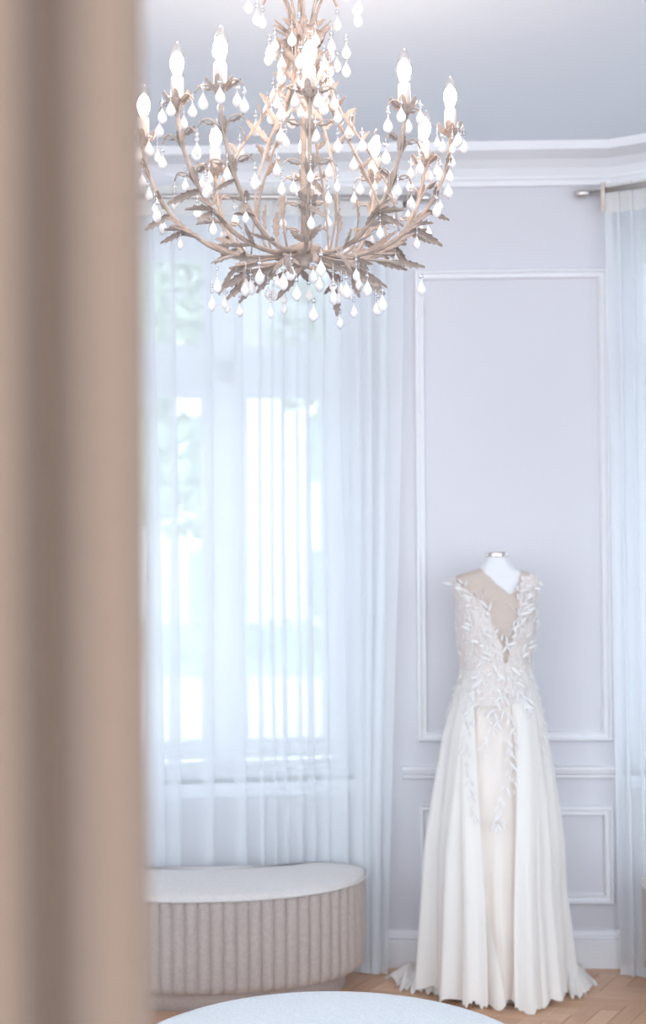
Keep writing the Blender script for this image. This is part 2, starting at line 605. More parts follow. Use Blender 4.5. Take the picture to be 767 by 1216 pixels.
# ------------------------------------------------------------------ sheer curtains
def curtain(name, label, a, b, folds, z0, z1, group, flare=None, seed=1, amp=0.010, nz=16):
    rg = random.Random(seed)
    a, b = Vector((*a, 0)), Vector((*b, 0))
    L = (b - a).length
    e = (b - a) / L
    n = Vector((-e.y, e.x, 0))
    if n.y < 0:
        n = -n
    seq = []
    bounds = [0.0] + [f[0] for f in folds] + [L]
    ph = [rg.uniform(0.6, 1.3) * rg.choice((1, 1, -0.6)) for _ in bounds]

    def row(h):           # h: 0 top, 1 bottom
        out = []
        for i in range(len(bounds) - 1):
            u0, u1 = bounds[i], bounds[i + 1]
            w0 = (folds[i - 1][1] + (folds[i - 1][2] - folds[i - 1][1]) * h) if i > 0 else 0
            w1 = (folds[i][1] + (folds[i][2] - folds[i][1]) * h) if i < len(folds) else 0
            s0, s1 = u0 - w0 * 0.5, u1 + w1 * 0.5
            d0 = 0.020 if i > 0 else 0.0
            for k in range(7):
                t = k / 6
                off = d0 * (1 - t) - amp * ph[i] * math.sin(PI * t) * (0.6 + 0.8 * h)
                out.append((s0 + (s1 - s0) * t, off))
            if i < len(folds):
                out += [(s1 + w1 * 0.10, 0.003), (s1 + w1 * 0.06, 0.008), (u1, 0.011), (u1 - w1 * 0.56, 0.014), (u1 - w1 * 0.60, 0.018)]
        return out
    rows = []
    for k in range(nz + 1):
        h = k / nz
        z = z1 + (z0 - z1) * h
        r = []
        for u, off in row(h):
            p = a + e * u + n * off
            dx, dy = (flare(u / L, h) if flare else (0, 0))
            p += e * dx + n * dy
            p.x += 0.003 * math.sin(7 * h + u * 9)
            r.append(Vector((p.x, p.y, z)))
        rows.append(r)
    t = thing(name, label, 'curtain', (*((a + b) / 2).xy, 0), 0, group)
    mb = MB()
    off = t.location
    mb.grid([[p - off for p in r] for r in rows])
    mb.obj('voile', M['sheer'], t)
    # stiffer heading band across the top, with metal eyelets
    mb = MB()
    hd = [[(q - off) - n * 0.004 for q in [Vector((p.x, p.y, z)) for p in rows[0]]] for z in (z1 + 0.012, z1 - 0.045, z1 - 0.10)]
    mb.grid(hd)
    mb.obj('heading_band', M['header'], t)
    mb = MB()
    hm = [[(Vector((p.x, p.y, z)) - off) - n * 0.003 for p in rows[-1]] for z in (z0 + 0.03, z0 + 0.001)]
    mb.grid(hm)
    mb.obj('hem', M['sheer'], t)
    return t, e, n


def px_u(px, a, b):
    """distance along the curtain line a-b that stands at a column of the picture"""
    a, b = Vector((*a, 0)), Vector((*b, 0))
    k = (px - 383.5) / FPX
    d = b - a
    t = (k * a.y - a.x) / (d.x - k * d.y)
    return t * d.length


CA, CB = (-1.05, 5.085), (0.315, 5.15)
fl_px = [(120, .015, .03), (150, .015, .03), (181, .012, .060), (206, .010, .034), (246, .026, .030), (284, .018, .03), (309, .008, .012), (324, .006, .009), (337, .010, .012), (354, .008, .012),
         (367, .007, .02), (384, .010, .02), (401, .020, .045), (426, .018, .03), (441, .012, .02), (458, .018, .03)]
folds = [(px_u(p, CA, CB), a, b * 1.45) for p, a, b in fl_px]


def flare_l(t, h):
    # the leading edge narrows to the left towards the floor and kicks out at the hem
    s = max(0, (t - 0.86) / 0.14)
    dx = -0.085 * s * h ** 1.5
    dy = -0.03 * s * max(0, (h - 0.86) / 0.14) ** 1.5
    return dx, dy


cl, ce, cn = curtain('sheer_curtain', 'white sheer voile curtain behind the large pleated bench, over the left window', CA, CB, folds, 0.004, 2.99, 'sheer curtains', flare_l, 3)
DA, DB = (1.080, 5.110), (2.2, 4.45)
folds = [(px_u(p, DA, DB), a, b) for p, a, b in [(736, .012, .014), (752, .010, .02), (772, .015, .03), (800, .02, .03), (840, .02, .03), (880, .02, .03), (930, .02, .03)]]


def flare_r(t, h):
    return 0.03 * h * (1 - t) ** 2, 0.0


cr, de, dn = curtain('sheer_curtain', 'white sheer voile curtain hanging at the right edge of the picture', DA, DB, folds, 0.004, 2.985, 'sheer curtains', flare_r, 5)
mb = MB()
for z in (0,):
    p = Vector((DA[0], DA[1], 0)) - cr.location
    mb.tube([p - dn * 0.012 + Vector((0, 0, 2.89)), p - dn * 0.012 + Vector((0, 0, 3.0))], 0.009, 8)
tb = mb.obj('heading_edge', M['tab'], cr)
tb['label'] = 'beige folded edge of the curtain heading'


def rod(label, a, b, z):
    a, b = Vector((*a, z)), Vector((*b, z))
    e = (b - a).normalized()
    n = Vector((-e.y, e.x, 0))
    if n.y < 0:
        n = -n
    t = thing('curtain_rod', label, 'curtain rod', a, 0, 'curtain rods')
    MB().tube([Vector((0, 0, 0)), b - a], 0.011, 12).obj('rail', M['rod'], t)
    mb = MB()
    mb.tube([-e * 0.055, -e * 0.045, -e * 0.02, -e * 0.012, Vector((0, 0, 0))], [0.016, 0.020, 0.020, 0.014, 0.012], 12)
    mb.obj('finial', M['rod'], t)
    for s in (0.04, (b - a).length * 0.55):
        mb = MB()
        mb.tube([e * s, e * s + n * 0.075], 0.007, 8)
        mb.tube([e * s + n * 0.075, e * s + n * 0.082], 0.022, 12)
        mb.obj('bracket', M['rod'], t)
    return t


rod('steel curtain rod above the left window, behind the chandelier', (CB[0] + 0.05, CB[1] - 0.0), (CA[0], CA[1]), 2.96)
rod('steel curtain rod with a plain end cap at the upper right', (1.030, 5.135), (2.2, 4.44), 2.972)


# ------------------------------------------------------------------ half-moon pleated benches
def dplan(n, W, D, inset=0.0, r=0.10):
    """half-moon outline, local x along the back, y = -depth towards the room, counter-clockwise from back right"""
    pts = []
    a, d = W / 2 - inset, D - inset
    for k in range(n + 1):
        th = PI * k / n
        c, s = math.cos(th), math.sin(th)
        x = a * math.copysign(abs(c) ** 0.92, c)
        y = -inset * 0.0 - d * abs(s) ** 0.90
        pts.append(Vector((x, y, 0)))
    for k in range(1, 12):
        pts.append(Vector((-a + 2 * a * k / 12, -0.0 + inset * -0.2, 0)))
    return pts


def make_bench(label, loc, rz):
    W, D = 1.14, 0.385
    ZR, ZB, ZD = 0.402, 0.062, 0.438
    t = thing('bench', label, 'bench', loc, rz, 'half-moon benches')
    pl = dplan(48, W, D, 0.075)
    mb = MB()
    mb.grid([[p + Vector((0, 0, z)) for p in pl] for z in (0.0, 0.075)], True)
    mb.fan(pl, Vector((0, -0.15, 0)), True)
    mb.obj('plinth', M['boucle'], t)
    rows = []
    for ins, z in ((0.065, ZB), (0.04, ZB + 0.006), (0.020, ZB + 0.025), (0.014, ZB + 0.06), (0.012, ZR - 0.03), (0.012, ZR)):
        rows.append([p + Vector((0, 0, z)) for p in dplan(48, W, D, ins)])
    mb = MB()
    mb.grid(rows, True)
    mb.fan(rows[0], Vector((0, -0.15, ZB)), True)
    mb.fan(rows[-1], Vector((0, -0.15, ZR)))
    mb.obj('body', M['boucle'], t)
    # padded seat: rises from the piped rim to a soft crown
    rows = []
    for ins, z in ((0.003, ZR), (0.004, ZR + 0.007), (0.012, ZR + 0.014), (0.03, ZR + 0.021), (0.06, ZR + 0.027), (0.12, ZD - 0.003), (0.2, ZD)):
        rows.append([p + Vector((0, -0.004 if k < 49 else 0, z)) for k, p in enumerate(dplan(48, W, D, ins))])
    mb = MB()
    mb.grid(rows, True)
    mb.fan(rows[-1], Vector((0, -0.1, ZD)))
    seat = mb.obj('seat', M['boucle_lit'], t)
    seat['label'] = 'smooth upholstered seat top, window light from above painted in as a paler tone'
    mb = MB()
    lp = [p + Vector((0, 0, ZR)) for p in dplan(64, W, D, -0.004)]
    mb.tube(lp + [lp[0]], 0.0040, 6)
    mb.obj('piping', M['boucle_lit'], t)
    # upholstered channels standing side by side round the front
    fine = dplan(400, W, D, 0.010)[:401]
    acc = [0.0]
    for p, q in zip(fine, fine[1:]):
        acc.append(acc[-1] + (q - p).length)
    N = 34

    def along(s):
        s = max(0, min(acc[-1], s))
        for i in range(len(acc) - 1):
            if acc[i + 1] >= s:
                f = (s - acc[i]) / max(1e-9, acc[i + 1] - acc[i])
                return fine[i].lerp(fine[i + 1], f)
        return fine[-1]
    for i in range(N):
        s0, s1 = acc[-1] * i / N, acc[-1] * (i + 1) / N
        A, B = along(s0), along(s1)
        tdir = (B - A).normalized()
        nd = Vector((tdir.y, -tdir.x, 0))
        if nd.dot((A + B) / 2 - Vector((0, -0.1, 0))) < 0:
            nd = -nd
        prof = []
        for k in range(9):
            f = k / 8
            prof.append((along(s0 + (s1 - s0) * f), 0.013 * math.sin(PI * f) ** 0.6))
        rows = []
        for z, sc_, inn in ((ZB + 0.001, 0.0, 0.055), (ZB + 0.006, 0.5, 0.030), (ZB + 0.020, 0.9, 0.011), (ZB + 0.045, 1, 0.002), (0.2, 1, 0.0), (ZR - 0.025, 1, 0.0), (ZR - 0.010, 0.8, 0.0), (ZR - 0.002, 0.3, 0.0)):
            rows.append([q + nd * (o * sc_ - inn) + Vector((0, 0, z)) for q, o in prof])
        mb = MB()
        mb.grid(rows)
        mb.obj('channel', M['boucle'], t)
    return t


BK = math.atan(0.06)
make_bench('greige half-moon bench with vertical channels, in front of the left window curtain', (-0.42, 5.055, 0), BK)
bd = Vector((DB[0] - DA[0], DB[1] - DA[1], 0)).normalized()
bn = Vector((bd.y, -bd.x, 0))
bp = Vector((DA[0], DA[1], 0)) + bd * (0.155 + 0.57) + bn * 0.05
make_bench('matching greige channelled bench, only a sliver showing at the right edge', (bp.x, bp.y, 0), math.atan2(bd.y, bd.x))

# ------------------------------------------------------------------ round pouf under the chandelier
pf = thing('round_pouf', 'large round pale boucle pouf in the foreground under the chandelier', 'pouf', (0.005, 3.12, 0))
mb = MB()
mb.lathe([(0.46, 0.0), (0.46, 0.05), (0.455, 0.052)], 64)
mb.obj('plinth', M['boucle'], pf)
mb = MB()
mb.lathe([(0.44, 0.05), (0.505, 0.055), (0.525, 0.08), (0.53, 0.2), (0.53, 0.365), (0.528, 0.38)], 96)
mb.obj('body', M['pouf'], pf)
mb = MB()
mb.lathe([(0.52, 0.38), (0.531, 0.395), (0.528, 0.42), (0.512, 0.438), (0.48, 0.447), (0.35, 0.452), (0.1, 0.454), (0.0, 0.454)], 96)
mb.obj('seat', M['pouf'], pf)
mb = MB()
mb.tube([(0.531 * math.cos(2 * PI * k / 64), 0.531 * math.sin(2 * PI * k / 64), 0.382) for k in range(65)], 0.005, 6)
mb.obj('piping', M['pouf'], pf)

# ------------------------------------------------------------------ heavy drape in the foreground
dr = thing('door_drape', 'heavy taupe linen drape hanging close at the left edge', 'drape', (-0.335, 0.72, 0))
dr.scale = (0.837, 0.837, 1.0)
rows = []
for z, sp in ((3.05, 0.0), (2.6, 0.02), (2.2, 0.05), (1.9, 0.12), (1.6, 0.3), (1.4, 0.55), (1.2, 0.85), (0.8, 1.0), (0.4, 1.1), (0.02, 1.2)):
    r = []
    for k in range(181):
        f = k / 180
        x = -0.36 + f * (0.36 + 0.284 - 0.010 + 0.008 * sp) - 0.0
        ph = f * 2 * PI * 9.3 + 0.35 * math.sin(f * 17)
        y = 0.026 * math.cos(ph + 2.6) + 0.006 * math.sin(f * 31 + z)
        x += 0.008 * math.sin(ph * 1.0 + 0.4)
        r.append(Vector((x, y, z)))
    # rolled leading edge
    lx, ly = r[-1].x, r[-1].y
    r += [Vector((lx + 0.004, ly + 0.006, z)), Vector((lx + 0.003, ly + 0.016, z)), Vector((lx - 0.004, ly + 0.020, z)), Vector((lx - 0.05, ly + 0.016, z))]
    rows.append(r)
mb = MB()
mb.grid(rows)
mb.obj('drape_panel', M['drape'], dr)
mb = MB()
mb.tube([(-0.5, 0, 3.07), (0.45, 0, 3.07)], 0.013, 10)
mb.obj('rail', M['rod'], dr)
for x in (-0.45, 0.40):
    mb = MB()
    mb.tube([(x, 0, 3.07), (x, 0, ZC)], 0.007, 8)
    mb.obj('bracket', M['rod'], dr)

# ------------------------------------------------------------------ dress form and wedding dress
DC = Vector((0.632, 4.93, 0))
DS = FPX / DC.y


def dz(py):
    return HC - (py - 638.7) / DS


TAB = [(687, 533, 638), (694, 535.5, 637.5), (704, 539, 636), (716, 541.5, 634), (745, 540, 633.5), (770, 543, 631), (786, 545.5, 628.5), (796, 545.5, 629), (812, 542, 632), (830, 536.5, 636.5),
       (870, 526, 644), (900, 521, 649), (950, 514, 655), (1000, 508, 659), (1050, 507, 658), (1100, 506, 662), (1150, 505, 665), (1180, 504, 668)]
CXT = [(dz(y), ((l + r) / 2 - 383.5) / DS - DC.x) for y, l, r in TAB][::-1]
AT = [(dz(y), (r - l) / 2 / DS) for y, l, r in TAB][::-1]
# neck and shoulder slope above the garment's shoulder line
AT = AT + [(dz(681), 0.125), (dz(676), 0.070), (dz(670), 0.050), (dz(664), 0.041), (dz(660), 0.040)]
CXT = CXT + [(dz(681), 0.002), (dz(676), 0.003), (dz(660), 0.003)]
BT = [(0.0, 0.20), (0.3, 0.185), (0.6, 0.175), (0.93, 0.15), (1.05, 0.128), (1.19, 0.098), (1.26, 0.108), (1.32, 0.122), (1.38, 0.112), (1.44, 0.090), (1.50, 0.058), (1.53, 0.050), (1.60, 0.040)]


def smooth_tab(tab, z):
    s = 0.0
    for d, w_ in ((-0.02, 1), (-0.01, 2), (0, 3), (0.01, 2), (0.02, 1)):
        s += lerp_table(tab, z + d) * w_
    return s / 9


def surf(th, z, off=0.0):
    """body surface: th 0 faces the camera (-y), positive to the right"""
    a = (lerp_table(AT, z) if z > 1.47 else smooth_tab(AT, z)) + off
    b = smooth_tab(BT, z) + off
    return Vector((lerp_table(CXT, z) + a * math.sin(th), -b * math.cos(th), z))


df = thing('dress_form', 'pale linen dress form with a polished neck cap, wearing the gown', 'mannequin', DC)
zs = [dz(y) for y in (660, 662, 665, 668, 671, 674, 676, 678, 681, 684, 687, 692, 700, 710, 720, 735, 745, 760, 775, 790, 805, 815)]
rows = [[surf(2 * PI * k / 48, z, -0.006 if z < 1.51 else 0) for k in range(48)] for z in zs]
mb = MB()
mb.grid(rows, True)
mb.fan(rows[0], Vector((0.003, 0, zs[0])))
mb.fan(rows[-1], Vector((0, 0, zs[-1])), True)
mb.obj('torso', M['form'], df)
mb = MB()
z0 = dz(661)
mb.lathe([(0.030, -0.004), (0.0425, 0.0), (0.0435, 0.003), (0.0435, 0.013), (0.0405, 0.017), (0.02, 0.0185), (0.0, 0.019)], 40, (0.003, 0, z0))
mb.obj('neck_cap', M['cap'], df)
mb = MB()
mb.tube([(0, 0, 0.02), (0, 0, 1.0)], 0.014, 10)
mb.obj('pole', M['rod'], df)
mb = MB()
mb.lathe([(0.14, 0.0), (0.14, 0.012), (0.12, 0.02), (0.02, 0.024)], 32)
mb.obj('base', M['rod'], df)

wd = thing('wedding_dress', 'ivory sleeveless wedding gown with leaf applique and flowing chiffon skirt', 'dress', DC)


def patch(test, off, z0, z1, nth, nz):
    mb = MB()
    P = [[surf(2 * PI * i / nth, z0 + (z1 - z0) * j / nz, off) for i in range(nth)] for j in range(nz + 1)]
    for j in range(nz):
        for i in range(nth):
            k = (i + 1) % nth
            q = [P[j][i], P[j][k], P[j + 1][k], P[j + 1][i]]
            c = sum(q, Vector()) / 4
            if test(c):
                mb.add(q, [(0, 1, 2, 3)])
    return mb


def gapl(z):      # left and right edge of the front opening, as x offsets from the dress centre
    return lerp_table([(0.0, -0.005), (0.2, -0.035), (0.4, -0.075), (0.7, -0.112), (0.95, -0.110), (1.1, -0.085), (1.2, -0.06)], z)


def gapr(z):
    return lerp_table([(0.0, 0.01), (0.2, 0.03), (0.5, 0.04), (0.9, 0.042), (1.2, 0.03)], z)


def neckline(x):
    return lerp_table([(-0.075, 1.56), (-0.060, 1.540), (-0.03, 1.505), (0.0, 1.475), (0.030, 1.452), (0.045, 1.448), (0.062, 1.465), (0.078, 1.50), (0.09, 1.56)], x)


def vleft(z):
    return lerp_table([(1.20, 0.014), (1.26, 0.006), (1.30, -0.012), (1.36, -0.036), (1.40, -0.055), (1.44, -0.085), (1.50, -0.16)], z)


def vright(z):
    return lerp_table([(1.20, 0.024), (1.26, 0.036), (1.30, 0.05), (1.36, 0.062), (1.42, 0.07), (1.46, 0.075), (1.50, 0.09)], z)


mb = patch(lambda c: c.y < 0.02 and c.z < neckline(c.x) and vleft(c.z) - 0.03 < c.x < vright(c.z) + 0.03, 0.0005, 1.19, 1.545, 160, 70)
ip = mb.obj('illusion_neckline', M['nude'], wd)
ip['label'] = 'sheer nude tulle neckline panel'
mb = patch(lambda c: (c.z > 1.175 or (c.y < 0 and gapl(c.z) - 0.004 < c.x < gapr(c.z) + 0.004)) and ((c.y > 0.02 and c.z < 1.50) or (c.z < 1.512 and not (vleft(c.z) < c.x < vright(c.z)) and c.z < neckline(c.x) + (0.0 if c.x < 0 else 0.02))), 0.004, 1.05, 1.515, 160, 90)
bo = mb.obj('bodice', M['lace'], wd)


# skirt: champagne lining under ivory chiffon panels with soft gathered folds
def skirt_pt(th, z, off, amp, nf, ph):
    h = max(0.0, min(1.0, (1.19 - z) / 1.19))
    p = surf(th, z, off)
    f = math.sin(nf * th + ph + 0.8 * math.sin(2.3 * th + ph)) + 0.45 * math.sin(2.1 * nf * th + 1.7 * ph + h * 1.2)
    r = amp * (h ** 1.3) * f
    d = Vector((math.sin(th), -math.cos(th), 0))
    return p + d * r


NZ = 40
mb = MB()
rows = []
for j in range(NZ + 1):
    z = 1.20 + (0.03 - 1.20) * j / NZ
    rows.append([skirt_pt(2 * PI * k / 200, z, 0.001 - 0.022 * min(1, j / 12), 0.010, 13, 0.6) for k in range(200)])
mb.grid(rows, True)
ln = mb.obj('skirt_lining', M['lining'], wd)
ln['label'] = 'champagne skirt lining'


def x2th(x, z, off=0.0):
    a = smooth_tab(AT, z) + off
    s = max(-1, min(1, (x - lerp_table(CXT, z)) / a))
    return math.asin(s)


mb = MB()
rows = []
NT = 260
hem_r = random.Random(11)
for j in range(NZ + 1):
    f = j / NZ
    r = []
    for k in range(NT + 1):
        g = k / NT
        # hem length varies round the skirt: longest at the centre right fold
        thn = x2th(gapr(0.0), 0.02) + (2 * PI - x2th(gapr(0.0), 0.02) + x2th(gapl(0.0), 0.02)) * g
        hem = 0.012 + 0.018 * (0.5 + 0.5 * math.sin(9 * thn + 1.0)) + 0.008 * math.sin(23 * thn)
        z = 1.185 + (hem - 1.185) * f
        t0, t1 = x2th(gapr(z), z), x2th(gapl(z), z) + 2 * PI
        th = t0 + (t1 - t0) * g
        p = skirt_pt(th, z, 0.003 + 0.006 * f, 0.034, 9, 2.1)
        # the two front edges curl over
        ed = min(g, 1 - g) * NT
        if ed < 6:
            p.y -= 0.014 * (1 - ed / 6) * f
        r.append(p)
    rows.append(r)
mb.grid(rows)
mb.obj('overskirt', M['chiffon'], wd)

# separate hanging folds of chiffon in front
def hang(name, x0, x1, zt, zb, off, seed, spread=1.25, waves=3):
    rg = random.Random(seed)
    mb = MB()
    rows = []
    n = 22
    for j in range(25):
        f = j / 24
        z = zt + (zb - zt) * f
        r = []
        sp = 0.75 + (spread - 0.75) * f ** 1.2
        for k in range(n + 1):
            g = k / n
            x = (x0 + x1) / 2 + (x1 - x0) * (g - 0.5) * sp + 0.006 * math.sin(5 * f + seed)
            wv = math.sin(g * PI * 2 * waves + seed) * 0.013 * (0.05 + 0.95 * f)
            base = surf(x2th(x, z), z, 0.004 + (off + 0.026) * f ** 0.7)
            zz = z + (0.010 * math.sin(g * 9 + seed) + 0.006 * math.sin(g * 31) if j == 24 else 0)
            r.append(Vector((x, base.y - 0.012 * math.sin(PI * g) * (0.1 + f) + wv, max(0.004, zz))))
        rows.append(r)
    mb.grid(rows)
    return mb.obj(name, M['chiffon'], wd)


hang('chiffon_fold', 0.035, 0.125, 1.10, 0.008, 0.014, 1, 1.25, 1)
hang('chiffon_fold', -0.15, -0.085, 1.10, 0.03, 0.012, 4, 1.3, 1)


# gathered tulle of the train spilling to both sides
def ruffle(mb, c, rx, ry, h, seed, n=70, m=10):
    rg = random.Random(seed)
    p1, p2, p3 = rg.uniform(0, 6), rg.uniform(0, 6), rg.uniform(0, 6)
    rows = []
    for j in range(m + 1):
        f = j / m
        r = []
        for k in range(n):
            th = 2 * PI * k / n
            wob = 1 + 0.22 * f * math.sin(5 * th + p1) + 0.13 * f * math.sin(11 * th + p2) + 0.08 * f * math.sin(19 * th + p3)
            z = h * (1 - f ** 1.6) + 0.022 * math.sin(8 * th + p2 + 3 * f) * f * (1.15 - f) * 2 + 0.014 * math.sin(17 * th + p1 + 5 * f) * f
            r.append(Vector((c[0] + rx * f * wob * math.cos(th), c[1] + ry * f * wob * math.sin(th), max(0.003, z + 0.012))))
        rows.append(r)
    mb.grid(rows, True)


for c, rx, ry, h, s in (((-0.305, 0.10), 0.080, 0.10, 0.055, 2), ((-0.265, 0.04), 0.07, 0.08, 0.075, 4), ((0.262, 0.06), 0.080, 0.09, 0.075, 3), ((0.245, 0.0), 0.075, 0.09, 0.10, 8)):
    mb = MB()
    ruffle(mb, c, rx, ry, h, s)
    mb.obj('train_ruffle', M['tulle'], wd)


# applique: small stitched leaves, singly placed along sprays
def petal_mesh(L, W, curl, lobes=0):
    mb = MB()
    rows_t, rows_b = [], []
    n = 6
    for i in range(n + 1):
        t = i / n
        w_ = W * math.sin(PI * min(1, t * 0.92 + 0.06)) ** 0.8 * (1 - 0.25 * (i % 2 if lobes else 0))
        zc = curl * t * t
        rows_t.append([Vector((-w_, L * t, zc + 0.25 * w_)), Vector((0, L * t, zc)), Vector((w_, L * t, zc + 0.25 * w_))])
        rows_b.append([p - Vector((0, 0, 0.0016)) for p in rows_t[-1]])
    mb.grid([r + r2[::-1] for r, r2 in zip(rows_t, rows_b)], True)
    return mb


petals = [petal_mesh(0.034, 0.0062, 0.010, 0).mesh('leaf_applique', M['applique']), petal_mesh(0.026, 0.0072, 0.008, 1).mesh('leaf_applique', M['applique']),
          petal_mesh(0.042, 0.0052, 0.014, 0).mesh('leaf_applique', M['applique'])]
arng = random.Random(21)


def stitch(px, py, ang, size=1.0, lift=0.006, parent=None):
    """one leaf on the gown's surface; ang in the plane of the front, 0 = pointing up, positive leans right"""
    z = dz(py)
    x = (px - 383.5) / DS - DC.x
    th = x2th(x, z)
    p = surf(th, z, lift + 0.003 + (0.042 * max(0, (1.12 - z))))
    nrm = Vector((math.sin(th) / max(0.03, lerp_table(AT, z)), -math.cos(th) / smooth_tab(BT, z), 0)).normalized()
    upv = Vector((0, 0, 1))
    side = upv.cross(nrm).normalized()
    d = upv * math.cos(ang) - side * math.sin(ang) * -1.0
    d.normalize()
    s = d.cross(nrm).normalized()
    n2 = (nrm + d * 0.35 * arng.uniform(-0.2, 1)).normalized()
    s = d.cross(n2).normalized()
    n2 = s.cross(d).normalized()
    R = Matrix(((s.x, d.x, n2.x, p.x), (s.y, d.y, n2.y, p.y), (s.z, d.z, n2.z, p.z), (0, 0, 0, 1)))
    link('leaf_applique', arng.choice(petals), parent or bo, mtx=R @ Matrix.Scale(size, 4))


def spray(pts, n, size, spread, jit=3.0):
    P = spline([(x, y, 0) for x, y in pts], 8)
    for i in range(n):
        f = i / max(1, n - 1) * (len(P) - 1)
        k = min(int(f), len(P) - 2)
        q = P[k].lerp(P[k + 1], f - k)
        t = (P[k + 1] - P[k]).normalized()
        ang = math.atan2(t.x, -t.y)
        sd = 1 if i % 2 else -1
        stitch(q.x + arng.uniform(-jit, jit), q.y + arng.uniform(-jit, jit), ang + sd * arng.uniform(0.3, 1.0) * spread, size * arng.uniform(0.62, 1.08))


# shoulders
spray([(560, 716), (548, 702), (538, 692)], 12, 0.95, 1.2, 4)
spray([(566, 722), (556, 706), (552, 694)], 7, 0.9, 0.9)
spray([(612, 716), (622, 700), (634, 690)], 14, 0.95, 1.2, 4)
spray([(606, 712), (612, 700), (616, 690)], 7, 0.9, 0.9)
# bust edges of the V
spray([(590, 775), (582, 755), (574, 735), (572, 722)], 15, 1.0, 1.0, 4)
spray([(596, 768), (604, 750), (612, 730), (618, 716)], 15, 1.0, 1.0, 4)
spray([(580, 780), (562, 755), (552, 730)], 14, 1.1, 0.9, 6)
spray([(606, 782), (622, 758), (628, 730)], 14, 1.1, 0.9, 6)
spray([(548, 780), (545, 750), (546, 726)], 8, 1.0, 0.8, 3)
spray([(625, 785), (630, 755), (630, 730)], 8, 1.0, 0.8, 3)
# waist and hips
spray([(575, 785), (560, 815), (552, 845)], 16, 1.1, 0.9, 6)
spray([(585, 790), (584, 820), (580, 850)], 14, 1.1, 0.9, 6)
spray([(602, 790), (612, 815), (616, 838)], 16, 1.1, 1.0, 6)
spray([(548, 795), (540, 820), (534, 850)], 10, 1.0, 0.8, 3)
spray([(624, 796), (631, 825), (636, 860)], 10, 1.0, 0.8, 3)
# falling sprays on the skirt
spray([(552, 845), (550, 880), (553, 920), (557, 958)], 24, 0.9, 0.8, 3)
spray([(575, 850), (572, 868), (566, 885)], 9, 0.9, 0.9, 4)
spray([(592, 800), (594, 850), (594, 900), (583, 945), (580, 965)], 30, 0.9, 0.8, 3)
spray([(600, 850), (598, 890), (596, 925)], 10, 0.8, 0.8, 3)
spray([(634, 850), (632, 875), (633, 900)], 12, 0.9, 0.8, 3)
# finer stitched relief between the leaves, too small to pick apart
mb = MB()
for i in range(1100):
    py = arng.uniform(692, 845)
    z = dz(py)
    lim = smooth_tab(AT, z) * 0.985
    x = arng.uniform(-lim, lim)
    if z > 1.20 and (vleft(z) - 0.004 < x < vright(z) + 0.004):
        continue
    if py > 812 and arng.random() < (py - 812) / 40:
        continue
    xc = x + lerp_table(CXT, z)
    th = x2th(xc, z)
    p = surf(th, z, 0.0062)
    n = Vector((math.sin(th), -math.cos(th), 0.0)).normalized()
    a = arng.gauss(0.5 if x < 0 else -0.5, 0.6)
    sd = Vector((0, 0, 1)).cross(n).normalized()
    d = (Vector((0, 0, 1)) * math.cos(a) + sd * math.sin(a)).normalized()
    q = d.cross(n)
    l, w_ = arng.uniform(0.008, 0.016), arng.uniform(0.0022, 0.004)
    mb.add([p - d * l, p + q * w_ + n * 0.0015, p + d * l + n * 0.003, p - q * w_ + n * 0.0015, p + n * 0.0035], [(0, 1, 4), (1, 2, 4), (2, 3, 4), (3, 0, 4)])
lr = mb.obj('lace_relief', M['applique'], bo)
lr['kind'] = 'stuff'
# long stitched stems on the tulle
for pts in ([(573, 735), (566, 712), (561, 700)], [(566, 716), (572, 704), (570, 697)], [(608, 728), (600, 718), (594, 714)], [(592, 762), (602, 742), (612, 722)], [(598, 745), (604, 736), (612, 730)]):
    q3 = []
    for v in spline([(x, y, 0) for x, y in pts], 5):
        z = dz(v.y)
        q3.append(surf(x2th((v.x - 383.5) / DS - DC.x, z), z, 0.006))
    MB().tube(q3, 0.0016, 5).obj('stem_applique', M['applique'], bo)


# ------------------------------------------------------------------ chandelier
CH = Vector((-0.041, 3.20, 0))
ch = thing('chandelier', 'antique cream leaf chandelier with lit candle bulbs and milky glass drops', 'chandelier', (CH.x, CH.y, ZC))
ch.location = (CH.x, CH.y, ZC)


def L(p):
    return Vector(p) - Vector((0, 0, ZC))


def pol(r, th, z):
    """th 0 faces the camera"""
    return Vector((r * math.sin(th), -r * math.cos(th), z))


def acanthus(Ln, W, curl, lobes=4):
    mb = MB()
    n = lobes * 3
    top, bot = [], []
    for i in range(n + 1):
        t = i / n
        env = math.sin(PI * min(1.0, 0.10 + t * 0.90)) ** 0.75
        saw = (i % 3) / 3.0
        w_ = W * env * (1.0 - 0.66 * (1 - saw if i % 3 else 0.75)) if t < 1 else 0.0008
        fwd = 0.10 * Ln * (saw if i % 3 else 0) * 0.6
        z = curl * (t ** 1.7)
        y = Ln * (t - 0.28 * abs(curl / Ln) * t * t)
        row = [Vector((-w_, y + fwd, z - 0.30 * w_)), Vector((-w_ * 0.35, y, z + 0.05 * w_)), Vector((0, y, z)), Vector((w_ * 0.35, y, z + 0.05 * w_)), Vector((w_, y + fwd, z - 0.30 * w_))]
        top.append(row)
        bot.append([p - Vector((0, 0, 0.0014)) for p in row])
    mb.grid([a + b[::-1] for a, b in zip(top, bot)], True)
    return mb


leafs = [acanthus(0.074, 0.0175, 0.016, 4).mesh('leaf', M['leaf'], False), acanthus(0.058, 0.0170, 0.024, 3).mesh('leaf', M['leaf'], False), acanthus(0.092, 0.0180, -0.020, 5).mesh('leaf', M['leaf'], False)]
petal_cup = acanthus(0.040, 0.0165, 0.012, 2).mesh('cup_petal', M['leaf'], False)
crng = random.Random(5)


